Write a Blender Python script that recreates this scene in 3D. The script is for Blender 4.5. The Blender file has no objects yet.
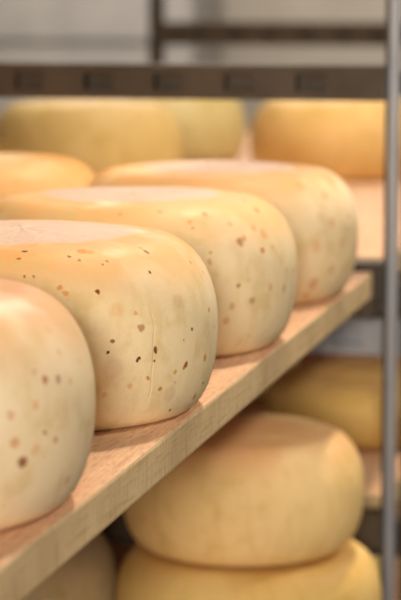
import bpy, bmesh, math, random
from mathutils import Vector, noise
PI = math.pi
scn = bpy.context.scene
col = scn.collection

# ------------------------------------------------------------------ dimensions (metres)
BOARD_TOP = 1.30          # top of the shelf that carries the herb cheeses
CAM_Z = BOARD_TOP + 0.313
def lvl(h):               # height h below the camera -> world z
    return CAM_Z - h

# ------------------------------------------------------------------ materials
def newmat(name):
    m = bpy.data.materials.new(name); m.use_nodes = True
    nt = m.node_tree
    return m, nt, nt.nodes['Principled BSDF']
def N(nt, t, **kw):
    n = nt.nodes.new(t)
    for k, v in kw.items(): setattr(n, k, v)
    return n
def srgb(r, g, b):
    f = lambda c: ((c/255+0.055)/1.055)**2.4 if c/255 > 0.04045 else c/255/12.92
    return (f(r), f(g), f(b), 1)
def mixc(nt, fac, a, b, mode='MIX'):
    n = N(nt, 'ShaderNodeMix', data_type='RGBA', blend_type=mode)
    for sock, v in ((n.inputs[0], fac), (n.inputs[6], a), (n.inputs[7], b)):
        if hasattr(v, 'is_output') or isinstance(v, bpy.types.NodeSocket): nt.links.new(v, sock)
        else: sock.default_value = v
    return n.outputs[2]
def mth(nt, op, a, b=0.0, clamp=False):
    n = N(nt, 'ShaderNodeMath', operation=op); n.use_clamp = clamp
    for sock, v in ((n.inputs[0], a), (n.inputs[1], b)):
        if isinstance(v, bpy.types.NodeSocket): nt.links.new(v, sock)
        else: sock.default_value = v
    return n.outputs[0]
def mrange(nt, v, a, b, c=0.0, d=1.0, smooth=True):
    n = N(nt, 'ShaderNodeMapRange', interpolation_type='SMOOTHSTEP' if smooth else 'LINEAR')
    nt.links.new(v, n.inputs[0])
    for i, x in enumerate((a, b, c, d)): n.inputs[i+1].default_value = x
    return n.outputs[0]
def tnoise(nt, vec, scale, detail=3, rough=.55):
    n = N(nt, 'ShaderNodeTexNoise'); n.inputs['Scale'].default_value = scale
    n.inputs['Detail'].default_value = detail; n.inputs['Roughness'].default_value = rough
    nt.links.new(vec, n.inputs['Vector']); return n
def mapping(nt, vec, loc=(0,0,0), scale=(1,1,1), rot=(0,0,0)):
    n = N(nt, 'ShaderNodeMapping'); nt.links.new(vec, n.inputs[0])
    n.inputs['Location'].default_value = loc; n.inputs['Scale'].default_value = scale
    n.inputs['Rotation'].default_value = rot
    return n.outputs[0]

def cheese_mat(name, side, top, patch=None, patch_r=.08, seed=0, specks=0.0, spots=(), crease=None, H=.126, sss=.07):
    """side / top: rind colours; patch: pale dry disc in the middle of the top; specks: herb density"""
    m, nt, p = newmat(name)
    tc = N(nt, 'ShaderNodeTexCoord').outputs['Object']
    off = mapping(nt, tc, loc=(seed*3.1, seed*1.7, seed*.9))
    sep = N(nt, 'ShaderNodeSeparateXYZ'); nt.links.new(tc, sep.inputs[0])
    big = tnoise(nt, off, 9, 3).outputs[0]
    mid = tnoise(nt, off, 38, 4).outputs[0]
    # rind deepens from the ivory side to the orange top
    zz = mth(nt, 'ADD', sep.outputs[2], mth(nt, 'MULTIPLY', mth(nt, 'SUBTRACT', big, .5), .035))
    c = mixc(nt, mrange(nt, zz, H*.62, H*1.0), srgb(*side), srgb(*top))
    darker = tuple(int(v*k) for v, k in zip(side, (.90, .86, .72)))
    c = mixc(nt, mrange(nt, mid, .48, .70, 0, .55), c, srgb(*darker))
    lighter = tuple(min(255, int(v*k)) for v, k in zip(side, (1.04, 1.05, 1.10)))
    c = mixc(nt, mrange(nt, big, .48, .68, 0, .8), c, srgb(*lighter))
    streak = tnoise(nt, mapping(nt, off, scale=(1, 1, .12)), 85, 3).outputs[0]
    c = mixc(nt, mrange(nt, streak, .5, .72, 0, .28), c, srgb(*darker))
    fine = tnoise(nt, off, 340, 2).outputs[0]
    c = mixc(nt, mrange(nt, fine, .5, .75, 0, .18), c, srgb(*darker))
    rad = N(nt, 'ShaderNodeVectorMath', operation='LENGTH')
    flat = N(nt, 'ShaderNodeCombineXYZ')
    nt.links.new(sep.outputs[0], flat.inputs[0]); nt.links.new(sep.outputs[1], flat.inputs[1])
    nt.links.new(flat.outputs[0], rad.inputs[0])
    if patch:
        rr = mth(nt, 'ADD', rad.outputs['Value'], mth(nt, 'MULTIPLY', mth(nt, 'SUBTRACT', tnoise(nt, off, 30, 5).outputs[0], .5), .03))
        f = mth(nt, 'MULTIPLY', mrange(nt, rr, patch_r+.008, patch_r-.006), mrange(nt, sep.outputs[2], H*.9, H*.96))
        grain = tnoise(nt, off, 260, 2).outputs[0]
        pc = mixc(nt, mrange(nt, grain, .35, .7), srgb(*patch), srgb(*[int(v*.93) for v in patch]))
        c = mixc(nt, mth(nt, 'MULTIPLY', f, .9), c, pc)
    # orange / brown blushes of the herbs beneath the rind, and the herbs themselves
    if specks > 0:
        warp = tnoise(nt, off, 120, 2)
        wv = N(nt, 'ShaderNodeVectorMath', operation='MULTIPLY_ADD')
        nt.links.new(warp.outputs['Color'], wv.inputs[0]); wv.inputs[1].default_value = (.008,)*3; nt.links.new(off, wv.inputs[2])
        def layer(c, scale, size, dens, colour, amt, dx):
            v = N(nt, 'ShaderNodeTexVoronoi'); v.inputs['Scale'].default_value = scale
            nt.links.new(mapping(nt, wv.outputs[0], loc=(dx, dx*2, dx*3)), v.inputs['Vector'])
            s = N(nt, 'ShaderNodeSeparateColor'); nt.links.new(v.outputs['Color'], s.inputs[0])
            on = mth(nt, 'LESS_THAN', s.outputs[0], dens)
            rsz = mth(nt, 'MULTIPLY_ADD', s.outputs[1], size*.8)
            rsz.node.inputs[2].default_value = size*.35
            f = mth(nt, 'SUBTRACT', 1.0, mth(nt, 'DIVIDE', v.outputs['Distance'], rsz), clamp=True)
            f = mth(nt, 'MULTIPLY', mrange(nt, f, 0, .55), mth(nt, 'MULTIPLY', on, amt))
            return mixc(nt, f, c, srgb(*colour))
        c = layer(c, 30, .26, .40*specks, (222, 150, 84), .5, 1.3)
        c = layer(c, 40, .2, .3*specks, (200, 142, 96), .5, 4.1)
        c = layer(c, 48, .26, .20*specks, (196, 96, 30), .85, 2.2)
        c = layer(c, 52, .24, .13*specks, (96, 48, 24), .95, 7.7)
        c = layer(c, 90, .24, .09*specks, (140, 70, 26), .9, 5.5)
    if spots:
        w2 = tnoise(nt, tc, 170, 2)
        w2v = N(nt, 'ShaderNodeVectorMath', operation='MULTIPLY_ADD')
        nt.links.new(w2.outputs['Color'], w2v.inputs[0]); w2v.inputs[1].default_value = (.004,)*3; nt.links.new(tc, w2v.inputs[2])
        for (x, y, z, r, sq, colr, amt) in spots:     # centre on the rind, radius, vertical squash, colour, strength
            d = N(nt, 'ShaderNodeVectorMath', operation='SUBTRACT')
            nt.links.new(w2v.outputs[0], d.inputs[0]); d.inputs[1].default_value = (x+.002, y+.002, z+.002)
            sc = N(nt, 'ShaderNodeVectorMath', operation='MULTIPLY'); nt.links.new(d.outputs[0], sc.inputs[0]); sc.inputs[1].default_value = (1, 1, sq)
            ln = N(nt, 'ShaderNodeVectorMath', operation='LENGTH'); nt.links.new(sc.outputs[0], ln.inputs[0])
            c = mixc(nt, mrange(nt, ln.outputs['Value'], r, r*.5, 0, amt*(.62 if r > .006 else 1)), c, srgb(*colr))
    nt.links.new(c, p.inputs['Base Color'])
    p.inputs['Roughness'].default_value = .42
    nt.links.new(mrange(nt, mid, .3, .7, .48, .62), p.inputs['Roughness'])
    p.inputs['Specular IOR Level'].default_value = .25
    p.inputs['Subsurface Weight'].default_value = sss
    p.inputs['Subsurface Radius'].default_value = (1, .55, .25)
    p.inputs['Subsurface Scale'].default_value = .012
    bump = N(nt, 'ShaderNodeBump'); bump.inputs['Strength'].default_value = .35; bump.inputs['Distance'].default_value = .0012
    hgt = mth(nt, 'ADD', tnoise(nt, off, 110, 4).outputs[0], mth(nt, 'MULTIPLY', big, 1.5))
    if crease:
        (cx, cy, z0, z1) = crease     # a seam of the rind running down the side
        nx, ny = -cy, cx
        l = math.hypot(nx, ny); nx /= l; ny /= l
        dp = N(nt, 'ShaderNodeVectorMath', operation='DOT_PRODUCT'); nt.links.new(tc, dp.inputs[0]); dp.inputs[1].default_value = (nx, ny, 0)
        wob = mth(nt, 'MULTIPLY', mth(nt, 'SUBTRACT', tnoise(nt, tc, 22, 2).outputs[0], .5), .012)
        dd = mth(nt, 'ABSOLUTE', mth(nt, 'ADD', dp.outputs['Value'], wob))
        g = mrange(nt, dd, .0016, 0, 0, 1)
        zr = mth(nt, 'MULTIPLY', mrange(nt, sep.outputs[2], z0, z0+.02), mrange(nt, sep.outputs[2], z1, z1-.02))
        dq = N(nt, 'ShaderNodeVectorMath', operation='DOT_PRODUCT'); nt.links.new(tc, dq.inputs[0]); dq.inputs[1].default_value = (cx, cy, 0)
        g = mth(nt, 'MULTIPLY', mth(nt, 'MULTIPLY', g, zr), mth(nt, 'GREATER_THAN', dq.outputs['Value'], 0))
        hgt = mth(nt, 'SUBTRACT', hgt, mth(nt, 'MULTIPLY', g, .9))
    nt.links.new(hgt, bump.inputs['Height']); nt.links.new(bump.outputs[0], p.inputs['Normal'])
    return m

def wood_mat(name, a, b, sawn=False, rough=.7):
    m, nt, p = newmat(name)
    tc = N(nt, 'ShaderNodeTexCoord').outputs['Object']
    if not sawn:      # planed face: grain along the board (Y)
        g1 = tnoise(nt, mapping(nt, tc, scale=(1, .045, 1)), 190, 5, .65).outputs[0]
        g2 = tnoise(nt, mapping(nt, tc, scale=(1, .12, 1)), 26, 3).outputs[0]
        g3 = tnoise(nt, mapping(nt, tc, scale=(1, .10, 1)), 520, 2, .7).outputs[0]
        c = mixc(nt, mrange(nt, g1, .34, .66), srgb(*a), srgb(*b))
        c = mixc(nt, mrange(nt, g2, .42, .70, 0, .5), c, srgb(*[int(v*k) for v, k in zip(b, (.93, .88, .84))]))
        c = mixc(nt, mrange(nt, g3, .50, .66, 0, .55), c, srgb(*[int(v*k) for v, k in zip(b, (.78, .70, .62))]))
        h = mth(nt, 'ADD', g1, mth(nt, 'MULTIPLY', g3, .8))
    else:             # sawn edge: saw marks across it (Z), faint grain along it
        g1 = tnoise(nt, mapping(nt, tc, scale=(.1, 1, .07)), 420, 3, .7).outputs[0]
        g2 = tnoise(nt, mapping(nt, tc, scale=(.1, .06, 1)), 330, 4, .6).outputs[0]
        g3 = tnoise(nt, tc, 14, 3).outputs[0]
        c = mixc(nt, mrange(nt, g3, .35, .7), srgb(*a), srgb(*b))
        dk = srgb(*[int(v*k) for v, k in zip(b, (.82, .77, .68))])
        c = mixc(nt, mrange(nt, g1, .50, .68, 0, .60), c, dk)
        c = mixc(nt, mrange(nt, g2, .52, .70, 0, .50), c, dk)
        h = mth(nt, 'ADD', g1, g2)
    nt.links.new(c, p.inputs['Base Color']); p.inputs['Roughness'].default_value = rough
    p.inputs['Specular IOR Level'].default_value = .25
    bu = N(nt, 'ShaderNodeBump'); bu.inputs['Strength'].default_value = .35; bu.inputs['Distance'].default_value = .0007
    nt.links.new(h, bu.inputs['Height']); nt.links.new(bu.outputs[0], p.inputs['Normal'])
    return m

def plain_mat(name, c1, c2, scale=20, rough=.6, metal=0.0, stretch=(1,1,1)):
    m, nt, p = newmat(name)
    tc = N(nt, 'ShaderNodeTexCoord').outputs['Object']
    n = tnoise(nt, mapping(nt, tc, scale=stretch), scale, 4).outputs[0]
    nt.links.new(mixc(nt, mrange(nt, n, .35, .65), srgb(*c1), srgb(*c2)), p.inputs['Base Color'])
    nt.links.new(mrange(nt, n, .3, .7, rough-.07, rough+.07), p.inputs['Roughness'])
    p.inputs['Metallic'].default_value = metal
    return m

M_top = wood_mat('planed_wood', (224, 184, 148), (208, 164, 128))
M_edge = wood_mat('sawn_wood', (232, 204, 158), (216, 188, 142), sawn=True)
M_steel = plain_mat('galvanised_steel', (166, 168, 174), (146, 148, 156), 60, .38, .35, (1, 1, .1))
M_dark = plain_mat('brown_steel', (74, 60, 43), (64, 52, 37), 14, .5, .2)
M_wall = plain_mat('wall_paint', (186, 176, 162), (178, 168, 154), 3, .8)
M_panel = plain_mat('grey_panel', (168, 162, 156), (156, 150, 146), 4, .6)
M_floor = plain_mat('concrete', (96, 86, 74), (80, 72, 62), 6, .75)

# ------------------------------------------------------------------ builders
def link(name, me, mats, parent=None, loc=None):
    o = bpy.data.objects.new(name, me); col.objects.link(o)
    for m in mats: me.materials.append(m)
    if parent: o.parent = parent
    if loc: o.location = loc
    return o
def tag(o, label, cat, group=None):
    o['label'] = label; o['category'] = cat
    if group: o['group'] = group
    return o
def empty(name, loc):
    o = bpy.data.objects.new(name, None); col.objects.link(o); o.location = loc; o.empty_display_size = .05
    return o
def boxmesh(name, x0, x1, y0, y1, z0, z1, bev=.0015, edge_slot=False):
    bm = bmesh.new()
    v = [bm.verts.new((x, y, z)) for x in (x0, x1) for y in (y0, y1) for z in (z0, z1)]
    for f in ((0,1,3,2), (4,6,7,5), (0,4,5,1), (2,3,7,6), (0,2,6,4), (1,5,7,3)):
        bm.faces.new([v[i] for i in f])
    bmesh.ops.recalc_face_normals(bm, faces=bm.faces)
    if bev: bmesh.ops.bevel(bm, geom=list(bm.edges), offset=bev, segments=2, affect='EDGES', profile=.6)
    if edge_slot:
        for f in bm.faces:
            if abs(f.normal.z) < .6: f.material_index = 1
    me = bpy.data.meshes.new(name); bm.to_mesh(me); bm.free()
    return me

def profile(R, H, rt, rb, zm, drop=.0045):
    """points (r, z) from the top centre over the bulging side to the bottom centre"""
    pts = []
    for i in range(14): 
        t = i/14; pts.append((rt*t, H - drop*t**2.5))
    zt = H-drop
    n = 40
    e = 2.15
    for i in range(n+1):                       # shoulder: superellipse quarter
        a = PI/2*i/n
        s, c = math.sin(a)**(2/e), math.cos(a)**(2/e)
        pts.append((rt+(R-rt)*s, zm+(zt-zm)*c))
    for i in range(1, n+1):                    # under-curve
        a = PI/2*i/n
        s, c = math.sin(a)**(2/e), math.cos(a)**(2/e)
        pts.append((rb+(R-rb)*c, zm-zm*s))
    for i in range(1, 9): pts.append((rb*(1-i/8), 0))
    return pts
def cheese_mesh(name, R, H, rt, rb, zm, seed, lump=.0012, nseg=160, sag=0.0):
    bm = bmesh.new(); pr = profile(R, H, rt, rb, zm)
    rings = []
    for j, (r, z) in enumerate(pr[1:-1]):
        ring = []
        for k in range(nseg):
            a = 2*PI*k/nseg
            q = Vector((math.cos(a)*R, math.sin(a)*R, z))
            w = noise.noise(q*9+Vector((seed*7.3, seed, 0))) + .4*noise.noise(q*26+Vector((0, seed*5, 3)))
            rr = r*(1+.004*math.sin(2*a+seed)) + lump*w*min(1, r/R*1.3)
            zz = z + (lump*.8*w*(z/H) if z > H*.1 else 0) + sag*math.sin(a+seed)*z/H
            ring.append(bm.verts.new((rr*math.cos(a), rr*math.sin(a), max(0, zz))))
        rings.append(ring)
    t = bm.verts.new((0, 0, H)); b = bm.verts.new((0, 0, 0))
    for k in range(nseg):
        k2 = (k+1) % nseg
        bm.faces.new((t, rings[0][k], rings[0][k2]))
        for j in range(len(rings)-1):
            bm.faces.new((rings[j][k], rings[j+1][k], rings[j+1][k2], rings[j][k2]))
        bm.faces.new((rings[-1][k], b, rings[-1][k2]))
    bmesh.ops.recalc_face_normals(bm, faces=bm.faces)
    for f in bm.faces: f.smooth = True
    me = bpy.data.meshes.new(name); bm.to_mesh(me); bm.free()
    return me

# ------------------------------------------------------------------ the herb cheeses on the upper board
SPOTS = {
 0: [(0.1395, -0.0493, 0.0902, 0.0036, 1, (182, 88, 24), 0.75),
     (0.144, -0.0367, 0.0883, 0.0036, 1, (140, 62, 16), 0.6),
     (0.1352, -0.0561, 0.0956, 0.0032, 1, (206, 160, 126), 0.4),
     (0.1474, -0.023, 0.0853, 0.0032, 1, (232, 170, 110), 0.6),
     (0.1371, -0.0602, 0.0769, 0.0039, 1, (232, 170, 110), 0.6),
     (0.1438, -0.0433, 0.0536, 0.0026, 1, (182, 88, 24), 0.7),
     (0.1313, -0.0692, 0.0447, 0.0047, 1, (140, 62, 16), 0.85),
     (0.1289, -0.0754, 0.0573, 0.0047, 1, (214, 140, 76), 0.6),
     (0.1367, -0.0598, 0.0502, 0.0047, 1, (232, 170, 110), 0.5),
     (0.1273, -0.0784, 0.0736, 0.0039, 1, (214, 140, 76), 0.5),
     (0.1438, -0.0185, 0.0241, 0.0049, 1, (206, 160, 126), 0.5),
     (0.1509, 0.0052, 0.0549, 0.0033, 1, (232, 170, 110), 0.7),
     (0.1207, -0.006, 0.1279, 0.0065, 1, (224, 140, 84), 0.5),
     (0.1412, -0.0256, 0.1029, 0.0032, 1, (214, 140, 76), 0.4),
     (0.1471, -0.0004, 0.0932, 0.0025, 1, (232, 170, 110), 0.5),
     (0.1338, -0.0229, 0.1155, 0.004, 1, (232, 170, 110), 0.4)],
 1: [(0.0351, -0.1063, 0.1311, 0.0025, 1, (84, 48, 24), 0.95),
     (0.0339, -0.1169, 0.1269, 0.0023, 1, (182, 88, 24), 0.9),
     (0.0724, -0.0885, 0.1304, 0.0053, 1, (240, 140, 30), 0.95),
     (0.0779, -0.0868, 0.1297, 0.0039, 1, (240, 150, 50), 0.8),
     (0.0657, -0.1015, 0.1277, 0.0021, 1, (140, 62, 16), 0.9),
     (0.0736, -0.1008, 0.1253, 0.0019, 1, (182, 88, 24), 0.8),
     (0.111, -0.053, 0.1272, 0.003, 1, (140, 62, 16), 0.95),
     (0.107, -0.0521, 0.1292, 0.003, 1, (226, 136, 40), 0.8),
     (0.0912, -0.0893, 0.1238, 0.0017, 1, (182, 88, 24), 0.8),
     (0.0888, -0.0942, 0.1221, 0.0015, 1, (182, 88, 24), 0.8),
     (0.1179, -0.0702, 0.1143, 0.002, 1, (84, 48, 24), 0.9),
     (0.0901, -0.1105, 0.1043, 0.0024, 1, (140, 62, 16), 0.95),
     (0.0659, -0.1236, 0.1081, 0.0029, 1, (226, 136, 40), 0.7),
     (0.0703, -0.1236, 0.1043, 0.0029, 1, (226, 136, 40), 0.6),
     (0.0416, -0.128, 0.1155, 0.0015, 1, (140, 62, 16), 0.7),
     (0.047, -0.1263, 0.1154, 0.0015, 1, (140, 62, 16), 0.6),
     (0.1174, -0.094, 0.0767, 0.0039, 1, (160, 98, 56), 0.65),
     (0.1006, -0.1118, 0.0693, 0.0023, 1, (140, 62, 16), 0.85),
     (0.0981, -0.1138, 0.0616, 0.0014, 1, (84, 48, 24), 0.95),
     (0.1151, -0.0969, 0.0535, 0.0018, 1, (84, 48, 24), 0.95),
     (0.1162, -0.0957, 0.0548, 0.0015, 1, (84, 48, 24), 0.95),
     (0.1256, -0.084, 0.0602, 0.0023, 1, (140, 62, 16), 0.95),
     (0.1255, -0.0839, 0.058, 0.0018, 1, (84, 48, 24), 0.9),
     (0.1251, -0.0839, 0.0514, 0.0016, 1, (140, 62, 16), 0.95),
     (0.1407, -0.0521, 0.0444, 0.003, 1, (140, 62, 16), 0.9),
     (0.1397, -0.0542, 0.0429, 0.0024, 1, (182, 88, 24), 0.8),
     (0.1355, -0.0634, 0.0405, 0.0026, 1, (228, 160, 50), 0.85),
     (0.1267, -0.0754, 0.0296, 0.0027, 1, (214, 130, 40), 0.9),
     (0.1208, -0.0875, 0.0395, 0.0025, 1, (214, 140, 76), 0.9),
     (0.1439, -0.0462, 0.07, 0.002, 1, (140, 62, 16), 0.85),
     (0.1141, -0.0953, 0.0876, 0.0023, 1, (226, 136, 40), 0.6),
     (0.1363, -0.0584, 0.0921, 0.0069, 1, (206, 160, 126), 0.4),
     (0.1495, -0.0134, 0.0799, 0.003, 1, (226, 136, 40), 0.75),
     (0.1482, -0.0214, 0.0448, 0.0034, 1, (228, 160, 50), 0.95),
     (0.1448, -0.013, 0.0244, 0.0018, 1, (84, 48, 24), 0.9),
     (0.1444, 0.0063, 0.0227, 0.0016, 1, (140, 62, 16), 0.9),
     (0.1009, -0.1105, 0.049, 0.0106, 1, (206, 160, 126), 0.4),
     (0.1314, -0.0637, 0.0241, 0.0089, 1, (206, 160, 126), 0.5),
     (0.1291, -0.0542, 0.0105, 0.002, 1, (84, 48, 24), 0.8),
     (0.1022, -0.1065, 0.0909, 0.0067, 1, (232, 170, 110), 0.5),
     (0.1403, -0.0565, 0.0632, 0.0012, 1, (140, 62, 16), 0.7),
     (0.146, -0.0388, 0.0646, 0.001, 1, (140, 62, 16), 0.6),
     (0.1103, -0.0988, 0.0351, 0.0029, 1, (232, 170, 110), 0.6),
     (0.0945, -0.112, 0.0302, 0.0029, 1, (232, 170, 110), 0.5),
     (0.0907, 0.0482, 0.1324, 0.0031, 1, (190, 110, 60), 0.7),
     (0.1354, -0.0154, 0.1158, 0.002, 1, (182, 88, 24), 0.6),
     (0.1417, 0.001, 0.1065, 0.002, 1, (226, 136, 40), 0.6),
     (0.024, -0.0313, 0.1366, 0.002, 1, (182, 88, 24), 0.6),
     (-0.0106, 0.0098, 0.1371, 0.0021, 1, (182, 88, 24), 0.5)],
 2: [(0.1331, -0.063, 0.0926, 0.0033, 1, (206, 70, 36), 0.95),
     (0.1173, -0.0837, 0.1019, 0.0052, 1, (170, 110, 70), 0.8),
     (0.1196, -0.0778, 0.1048, 0.0035, 1, (214, 140, 76), 0.7),
     (0.1247, -0.0596, 0.1118, 0.0047, 1, (214, 140, 76), 0.5),
     (0.1394, -0.0582, 0.0602, 0.0047, 1, (214, 140, 76), 0.5),
     (0.1274, -0.0808, 0.0505, 0.0041, 1, (170, 120, 84), 0.6),
     (0.1135, -0.099, 0.0477, 0.0046, 1, (206, 160, 126), 0.6),
     (0.1088, -0.1015, 0.0353, 0.0046, 1, (214, 140, 76), 0.5),
     (0.1255, -0.0847, 0.0692, 0.0023, 1, (214, 140, 76), 0.4),
     (0.0875, -0.0889, 0.126, 0.0035, 1, (182, 88, 24), 0.6),
     (0.0522, -0.1079, 0.1287, 0.0028, 1, (182, 88, 24), 0.6),
     (0.0196, -0.1186, 0.1273, 0.0023, 1, (140, 62, 16), 0.6),
     (0.0781, -0.1056, 0.1205, 0.0035, 1, (214, 140, 70), 0.6),
     (0.1079, -0.081, 0.117, 0.0035, 1, (226, 150, 80), 0.6),
     (0.0973, -0.1131, 0.0873, 0.0035, 1, (214, 140, 76), 0.6),
     (0.1476, -0.0292, 0.072, 0.0036, 1, (232, 170, 110), 0.6)],
 3: [(0.1334, -0.0646, 0.0835, 0.0069, 1, (226, 136, 40), 0.65),
     (0.1222, -0.0867, 0.0611, 0.0082, 1, (226, 136, 40), 0.55),
     (0.1409, -0.0504, 0.0617, 0.0069, 1, (232, 170, 110), 0.65),
     (0.1183, -0.0819, 0.0227, 0.0089, 1, (204, 120, 50), 0.8),
     (0.1328, -0.063, 0.0349, 0.0076, 1, (212, 134, 66), 0.7),
     (0.1106, -0.0829, 0.01, 0.0069, 1, (226, 136, 40), 0.7),
     (0.1029, -0.0779, 0.1214, 0.0068, 1, (226, 136, 40), 0.5),
     (0.1255, -0.0597, 0.1102, 0.0055, 1, (226, 136, 40), 0.5),
     (0.1237, -0.0784, 0.0924, 0.0041, 1, (232, 170, 110), 0.5)],
}
CREASE = {1: (0.8267, -0.5626, .015, .10)}
GH = 'herb cheese wheels on the wooden shelf'
HC = [  # x, y, label
 (-.518, 1.324, 'ivory herb-flecked cheese wheel nearest the camera, cut off at the left'),
 (-.515, 1.675, 'sharply focused cheese wheel with brown and orange herb flecks, second from the camera'),
 (-.515, 2.016, 'cheese wheel with one small red fleck, third along the shelf front'),
 (-.512, 2.366, 'blurred cheese wheel with orange blotches standing last at the far end of the shelf front'),
 (-.806, 2.440, 'orange-topped cheese wheel in the back row, behind and left of the last front wheel'),
 (-.815, 2.062, 'back-row cheese wheel of which only a sliver shows at the left edge'),
]
for i, (x, y, lab) in enumerate(HC):
    side = [(250, 226, 186), (250, 227, 182), (250, 226, 182), (250, 224, 178), (226, 184, 126), (226, 184, 126)][i]
    top = [(232, 162, 104), (238, 170, 92), (238, 176, 104), (238, 174, 104), (222, 158, 90), (222, 158, 90)][i]
    m = cheese_mat('herb_cheese_rind', side, top, patch=(232, 194, 170) if i != 4 else (236, 196, 150), patch_r=[.086, .086, .080, .078, .07, .07][i], seed=i+1,
                   specks=[.3, .35, .4, .5, .8, .8][i], H=.137, spots=SPOTS.get(i, ()), crease=CREASE.get(i))
    me = cheese_mesh('cheese_wheel', .150, .137, .100, .123, .066, i+1, nseg=200 if i < 3 else 128)
    o = link('cheese_wheel', me, [m], loc=(x, y, BOARD_TOP))
    tag(o, lab, 'cheese', GH)

# ------------------------------------------------------------------ wooden boards
def board(x0, x1, y0, y1, top, label, group=None, th=.030):
    me = boxmesh('wooden_board', x0, x1, y0, y1, top-th, top, .0026, True)
    # origin at the board's near lower corner keeps the grain continuous
    o = link('wooden_board', me, [M_top, M_edge]); tag(o, label, 'shelf board', group); return o
board(-.985, -.378, .25, 2.585, BOARD_TOP, 'pale wooden shelf board running diagonally under the herb cheese wheels')
board(-1.285, -.378, 2.735, 5.25, BOARD_TOP, 'blurred pinkish wooden board under the yellow wheels beyond the steel upright')
board(-1.285, -.378, 2.735, 5.25, lvl(.605), 'blurred lower board whose end shows low down between plain cheese and steel upright')
board(-.985, -.378, .25, 2.640, lvl(.712), 'lower wooden board carrying the stacked plain cheese wheels')
board(-1.285, -.378, 2.735, 5.25, lvl(.800), 'lowest board of the rear rack under the pale wheel in the bottom corner')

# ------------------------------------------------------------------ plain cheeses
def plain(x, y, z, R, H, side, top, lab, seed, group='plain yellow cheese wheels', rt=None):
    m = cheese_mat('plain_cheese_rind', side, top, seed=seed, H=H)
    me = cheese_mesh('cheese_wheel', R, H, rt or R*.64, R*.76, H*.47, seed, nseg=128)
    tag(link('cheese_wheel', me, [m], loc=(x, y, z)), lab, 'cheese', group)
Y1, Y2 = (238, 206, 132), (226, 176, 116)
plain(-.490, 2.40, lvl(.592), .132, .130, (246, 212, 146), (230, 176, 124), 'large plain yellow cheese wheel on top of the stack below the shelf', 11, rt=.092)
plain(-.485, 2.41, lvl(.712), .146, .1195, (230, 196, 120), (224, 180, 108), 'plain yellow cheese wheel at the bottom of the stack, along the lower photo edge', 12, rt=.112)
plain(-.758, 2.39, lvl(.712), .124, .128, (206, 190, 150), (176, 158, 136), 'dim greyish cheese wheel in the lower left corner under the shelf', 13, rt=.088)  # grey of a highlight is put into these rind colours
plain(-.455, 3.125, lvl(.605), .147, .092, (228, 190, 112), (196, 156, 100), 'blurred golden cheese wheel on the lower board, directly behind the steel upright', 14)
plain(-.765, 3.42, lvl(.605), .150, .095, (222, 200, 130), (200, 170, 110), 'blurred dull green-yellow cheese wheel peeping out under the shelf edge', 15)
plain(-.545, 2.946, lvl(.800), .150, .130, (240, 214, 140), (238, 210, 130), 'pale yellow cheese wheel in the bottom right corner, left of the upright', 16)
plain(-.644, 3.955, BOARD_TOP, .150, .140, (230, 192, 122), (224, 184, 112), 'blurred golden cheese wheel at upper right, beside the steel upright', 17)
plain(-.960, 3.474, BOARD_TOP, .150, .152, (202, 176, 114), (192, 160, 104), 'blurred wide green-yellow cheese wheel at upper left under the brown rail', 18)
plain(-1.003, 4.18, BOARD_TOP, .150, .145, (208, 192, 136), (200, 180, 118), 'blurred pale cheese wheel at upper centre, half hidden by the green-yellow one', 19)

# ------------------------------------------------------------------ steel racks
def rail_mesh(x0, x1, y0, y1, z0, z1, slots=True, pitch=.084, sw=.036, first=.066):
    """hat-section rail with slots sunk in its front (-Y) face"""
    bm = bmesh.new()
    xs = [x0]; x = x1 - first
    cuts = []
    if slots:
        while x - sw > x0+.01: cuts.append((x-sw, x)); x -= pitch
    for a, b in reversed(cuts): xs += [a, b]
    xs.append(x1)
    h = z1-z0; zs = [z0, z0+h*.26, z1-h*.26, z1]
    cutset = {(round(a, 5), round(b, 5)) for a, b in cuts}
    G = {(i, j): bm.verts.new((xs[i], y0, zs[j])) for i in range(len(xs)) for j in range(4)}
    sl = []
    for i in range(len(xs)-1):
        for j in range(3):
            f = bm.faces.new((G[i,j], G[i+1,j], G[i+1,j+1], G[i,j+1]))
            if j == 1 and (round(xs[i], 5), round(xs[i+1], 5)) in cutset: sl.append(f)
    r = bmesh.ops.extrude_discrete_faces(bm, faces=sl)
    for f in r['faces']:
        bmesh.ops.translate(bm, vec=(0, (y1-y0)*.6, 0), verts=f.verts)
    # back, top, bottom, ends
    B = [bm.verts.new(c) for c in ((x0, y1, z0), (x1, y1, z0), (x1, y1, z1), (x0, y1, z1))]
    n = len(xs)-1
    bm.faces.new((B[1], B[0], B[3], B[2]))
    bm.faces.new([G[i,0] for i in range(n, -1, -1)]+[B[0], B[1]])
    bm.faces.new([G[i,3] for i in range(n+1)]+[B[2], B[3]])
    bm.faces.new([G[0,j] for j in range(4)]+[B[3], B[0]])
    bm.faces.new([G[n,j] for j in range(3, -1, -1)]+[B[1], B[2]])
    bmesh.ops.remove_doubles(bm, verts=bm.verts, dist=1e-6)
    bmesh.ops.recalc_face_normals(bm, faces=bm.faces)
    me = bpy.data.meshes.new('rail'); bm.to_mesh(me); bm.free(); return me
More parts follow.
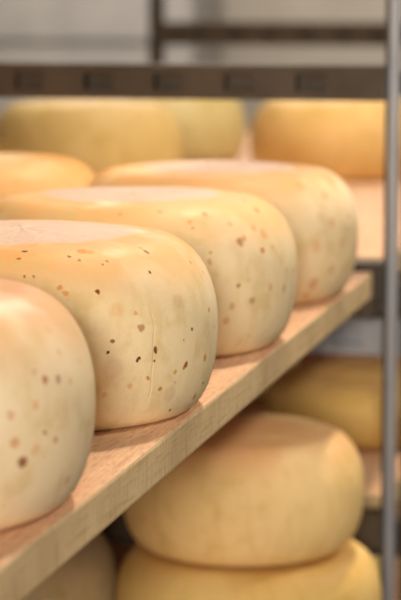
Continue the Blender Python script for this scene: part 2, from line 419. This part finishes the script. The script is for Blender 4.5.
def rack(label, xr, xl, ya, yb, levels, um, uw):
    root = empty('steel_rack', ((xr+xl)/2, (ya+yb)/2, 0)); tag(root, label, 'rack', 'steel racks')
    ox, oy = root.location.x, root.location.y
    for (x, y) in ((xr, ya), (xr, yb), (xl, ya), (xl, yb)):
        u = link('upright', boxmesh('upright', -uw/2, uw/2, -.008, .008, .02, 2.5, .0022), [um], root, (x-ox, y-oy, 0))
        ft = link('foot_plate', boxmesh('foot_plate', -.022, .022, -.022, .022, 0, .02, .003), [M_dark], u)
        fl = link('angle_flange', boxmesh('angle_flange', -uw/2-.0042, -uw/2+.0005, -.006, .012, .02, 2.5, .0005), [M_dark], u)
    for (z1, hh) in levels:
        for (y0, y1) in ((yb-.045, yb-.010), (ya+.010, ya+.045)):
            dz = .028 if (y0 < yb-.5 and z1 == lvl(.063)) else 0
            link('cross_rail', rail_mesh(xl+.005, xr-.006, y0, y1, z1-hh, z1-dz), [M_steel if abs(z1-lvl(.388)) < .001 else M_dark], root, (-ox, -oy, 0))
    return root
Zr = [(lvl(.0795), .0405), (lvl(.306), .058), (lvl(.601), .041), (lvl(.743), .04), (lvl(1.1), .04)]
rack('slim steel rack around the herb cheese shelf, its grey upright at the right', -.3635, -1.0, .16, 2.650, Zr, M_steel, .0120)
link('ledge', boxmesh('ledge', -.99, -.372, 2.56, 2.606, lvl(.362), BOARD_TOP-.031, .001), [M_dark], bpy.data.objects['steel_rack'], (.681, -1.405, 0))
rack('blurred rear steel rack behind the upright, holding the far yellow wheels', -.340, -1.300, 2.722, 5.340,
     [(lvl(.063), .054), (lvl(.344), .043), (lvl(.388), .044), (lvl(.636), .045), (lvl(.831), .04), (lvl(1.1), .04)], M_dark, .032)

# ------------------------------------------------------------------ the room
def struct(name, me, m):
    o = link(name, me, [m]); o['kind'] = 'structure'; return o
struct('floor', boxmesh('floor', -5, 4, -2.5, 9.2, -.1, 0, 0), M_floor)
struct('wall_back', boxmesh('wall_back', -5, 4, 9.0, 9.2, 0, 3.6, 0), M_wall)
struct('wall_left', boxmesh('wall_left', -5.2, -5, -2.5, 9.2, 0, 3.6, 0), M_wall)
struct('wall_right', boxmesh('wall_right', 4, 4.2, -2.5, 9.2, 0, 3.6, 0), M_wall)

# far cupboard: light grey panel at upper left
cb = empty('grey_cabinet', (-2.35, 7.6, 0)); tag(cb, 'far blurred light grey cabinet filling the upper left corner', 'cabinet')
link('body', boxmesh('body', -.85, .62, 0, .5, .05, 2.2, .004), [M_panel], cb)
link('door', boxmesh('door', -.84, .61, -.02, -.001, .08, 1.44, .004), [M_panel], cb)
link('door', boxmesh('door', -.84, .61, -.02, -.001, 1.46, 2.19, .004), [M_panel], cb)
link('plinth', boxmesh('plinth', -.84, .61, .02, .48, 0, .05, .002), [M_dark], cb)

# ------------------------------------------------------------------ light
def area(name, loc, aim, size, power, colr, sy=None):
    l = bpy.data.lights.new(name, 'AREA'); l.energy = power; l.color = colr; l.size = size
    if sy: l.shape = 'RECTANGLE'; l.size_y = sy
    o = bpy.data.objects.new(name, l); col.objects.link(o); o.location = loc
    o.rotation_euler = (Vector(aim)-Vector(loc)).to_track_quat('-Z', 'Y').to_euler()
    return o
area('overhead_light', (-.20, 3.2, 3.4), (-.6, 1.9, 1.3), .18, 62, (1, .85, .66))
area('front_fill', (.34, -2.4, 2.08), (-.5, 2.1, 1.2), .55, 138, (1, .90, .77))  # unseen soft light added behind the camera to brighten the wheels' fronts
area('overhead_light', (1.35, 2.9, 3.2), (-.4, 2.0, 1.1), .3, 32, (1, .90, .78))  # unseen light added on the aisle side to brighten the board's front edge
area('overhead_light', (-1.4, 6.5, 3.4), (-1.4, 7.0, 1.0), 1.2, 110, (1, .93, .84))
area('overhead_light', (.4, 5.4, 3.3), (-.7, 4.0, 1.1), .7, 15, (1, .86, .66))
w = bpy.data.worlds.new('World'); scn.world = w; w.use_nodes = True
bg = w.node_tree.nodes['Background']; bg.inputs[0].default_value = (1, .86, .70, 1); bg.inputs[1].default_value = .035

# ------------------------------------------------------------------ camera
cd = bpy.data.cameras.new('camera'); cam = bpy.data.objects.new('camera', cd); col.objects.link(cam)
F = 2300.0
cd.sensor_fit = 'VERTICAL'; cd.sensor_height = 36; cd.sensor_width = 24; cd.lens = F/600*36
cam.location = (0, 0, CAM_Z)
pitch = math.atan(305/F)
cam.rotation_euler = (PI/2-pitch, 0, math.radians(12.62))
cd.dof.use_dof = True; cd.dof.focus_distance = 1.66; cd.dof.aperture_fstop = 7.6; cd.clip_end = 50
scn.camera = cam
vs = scn.view_settings
vs.view_transform = 'Standard'; vs.look = 'None'; vs.gamma = 1; vs.use_curve_mapping = False; vs.exposure = .02
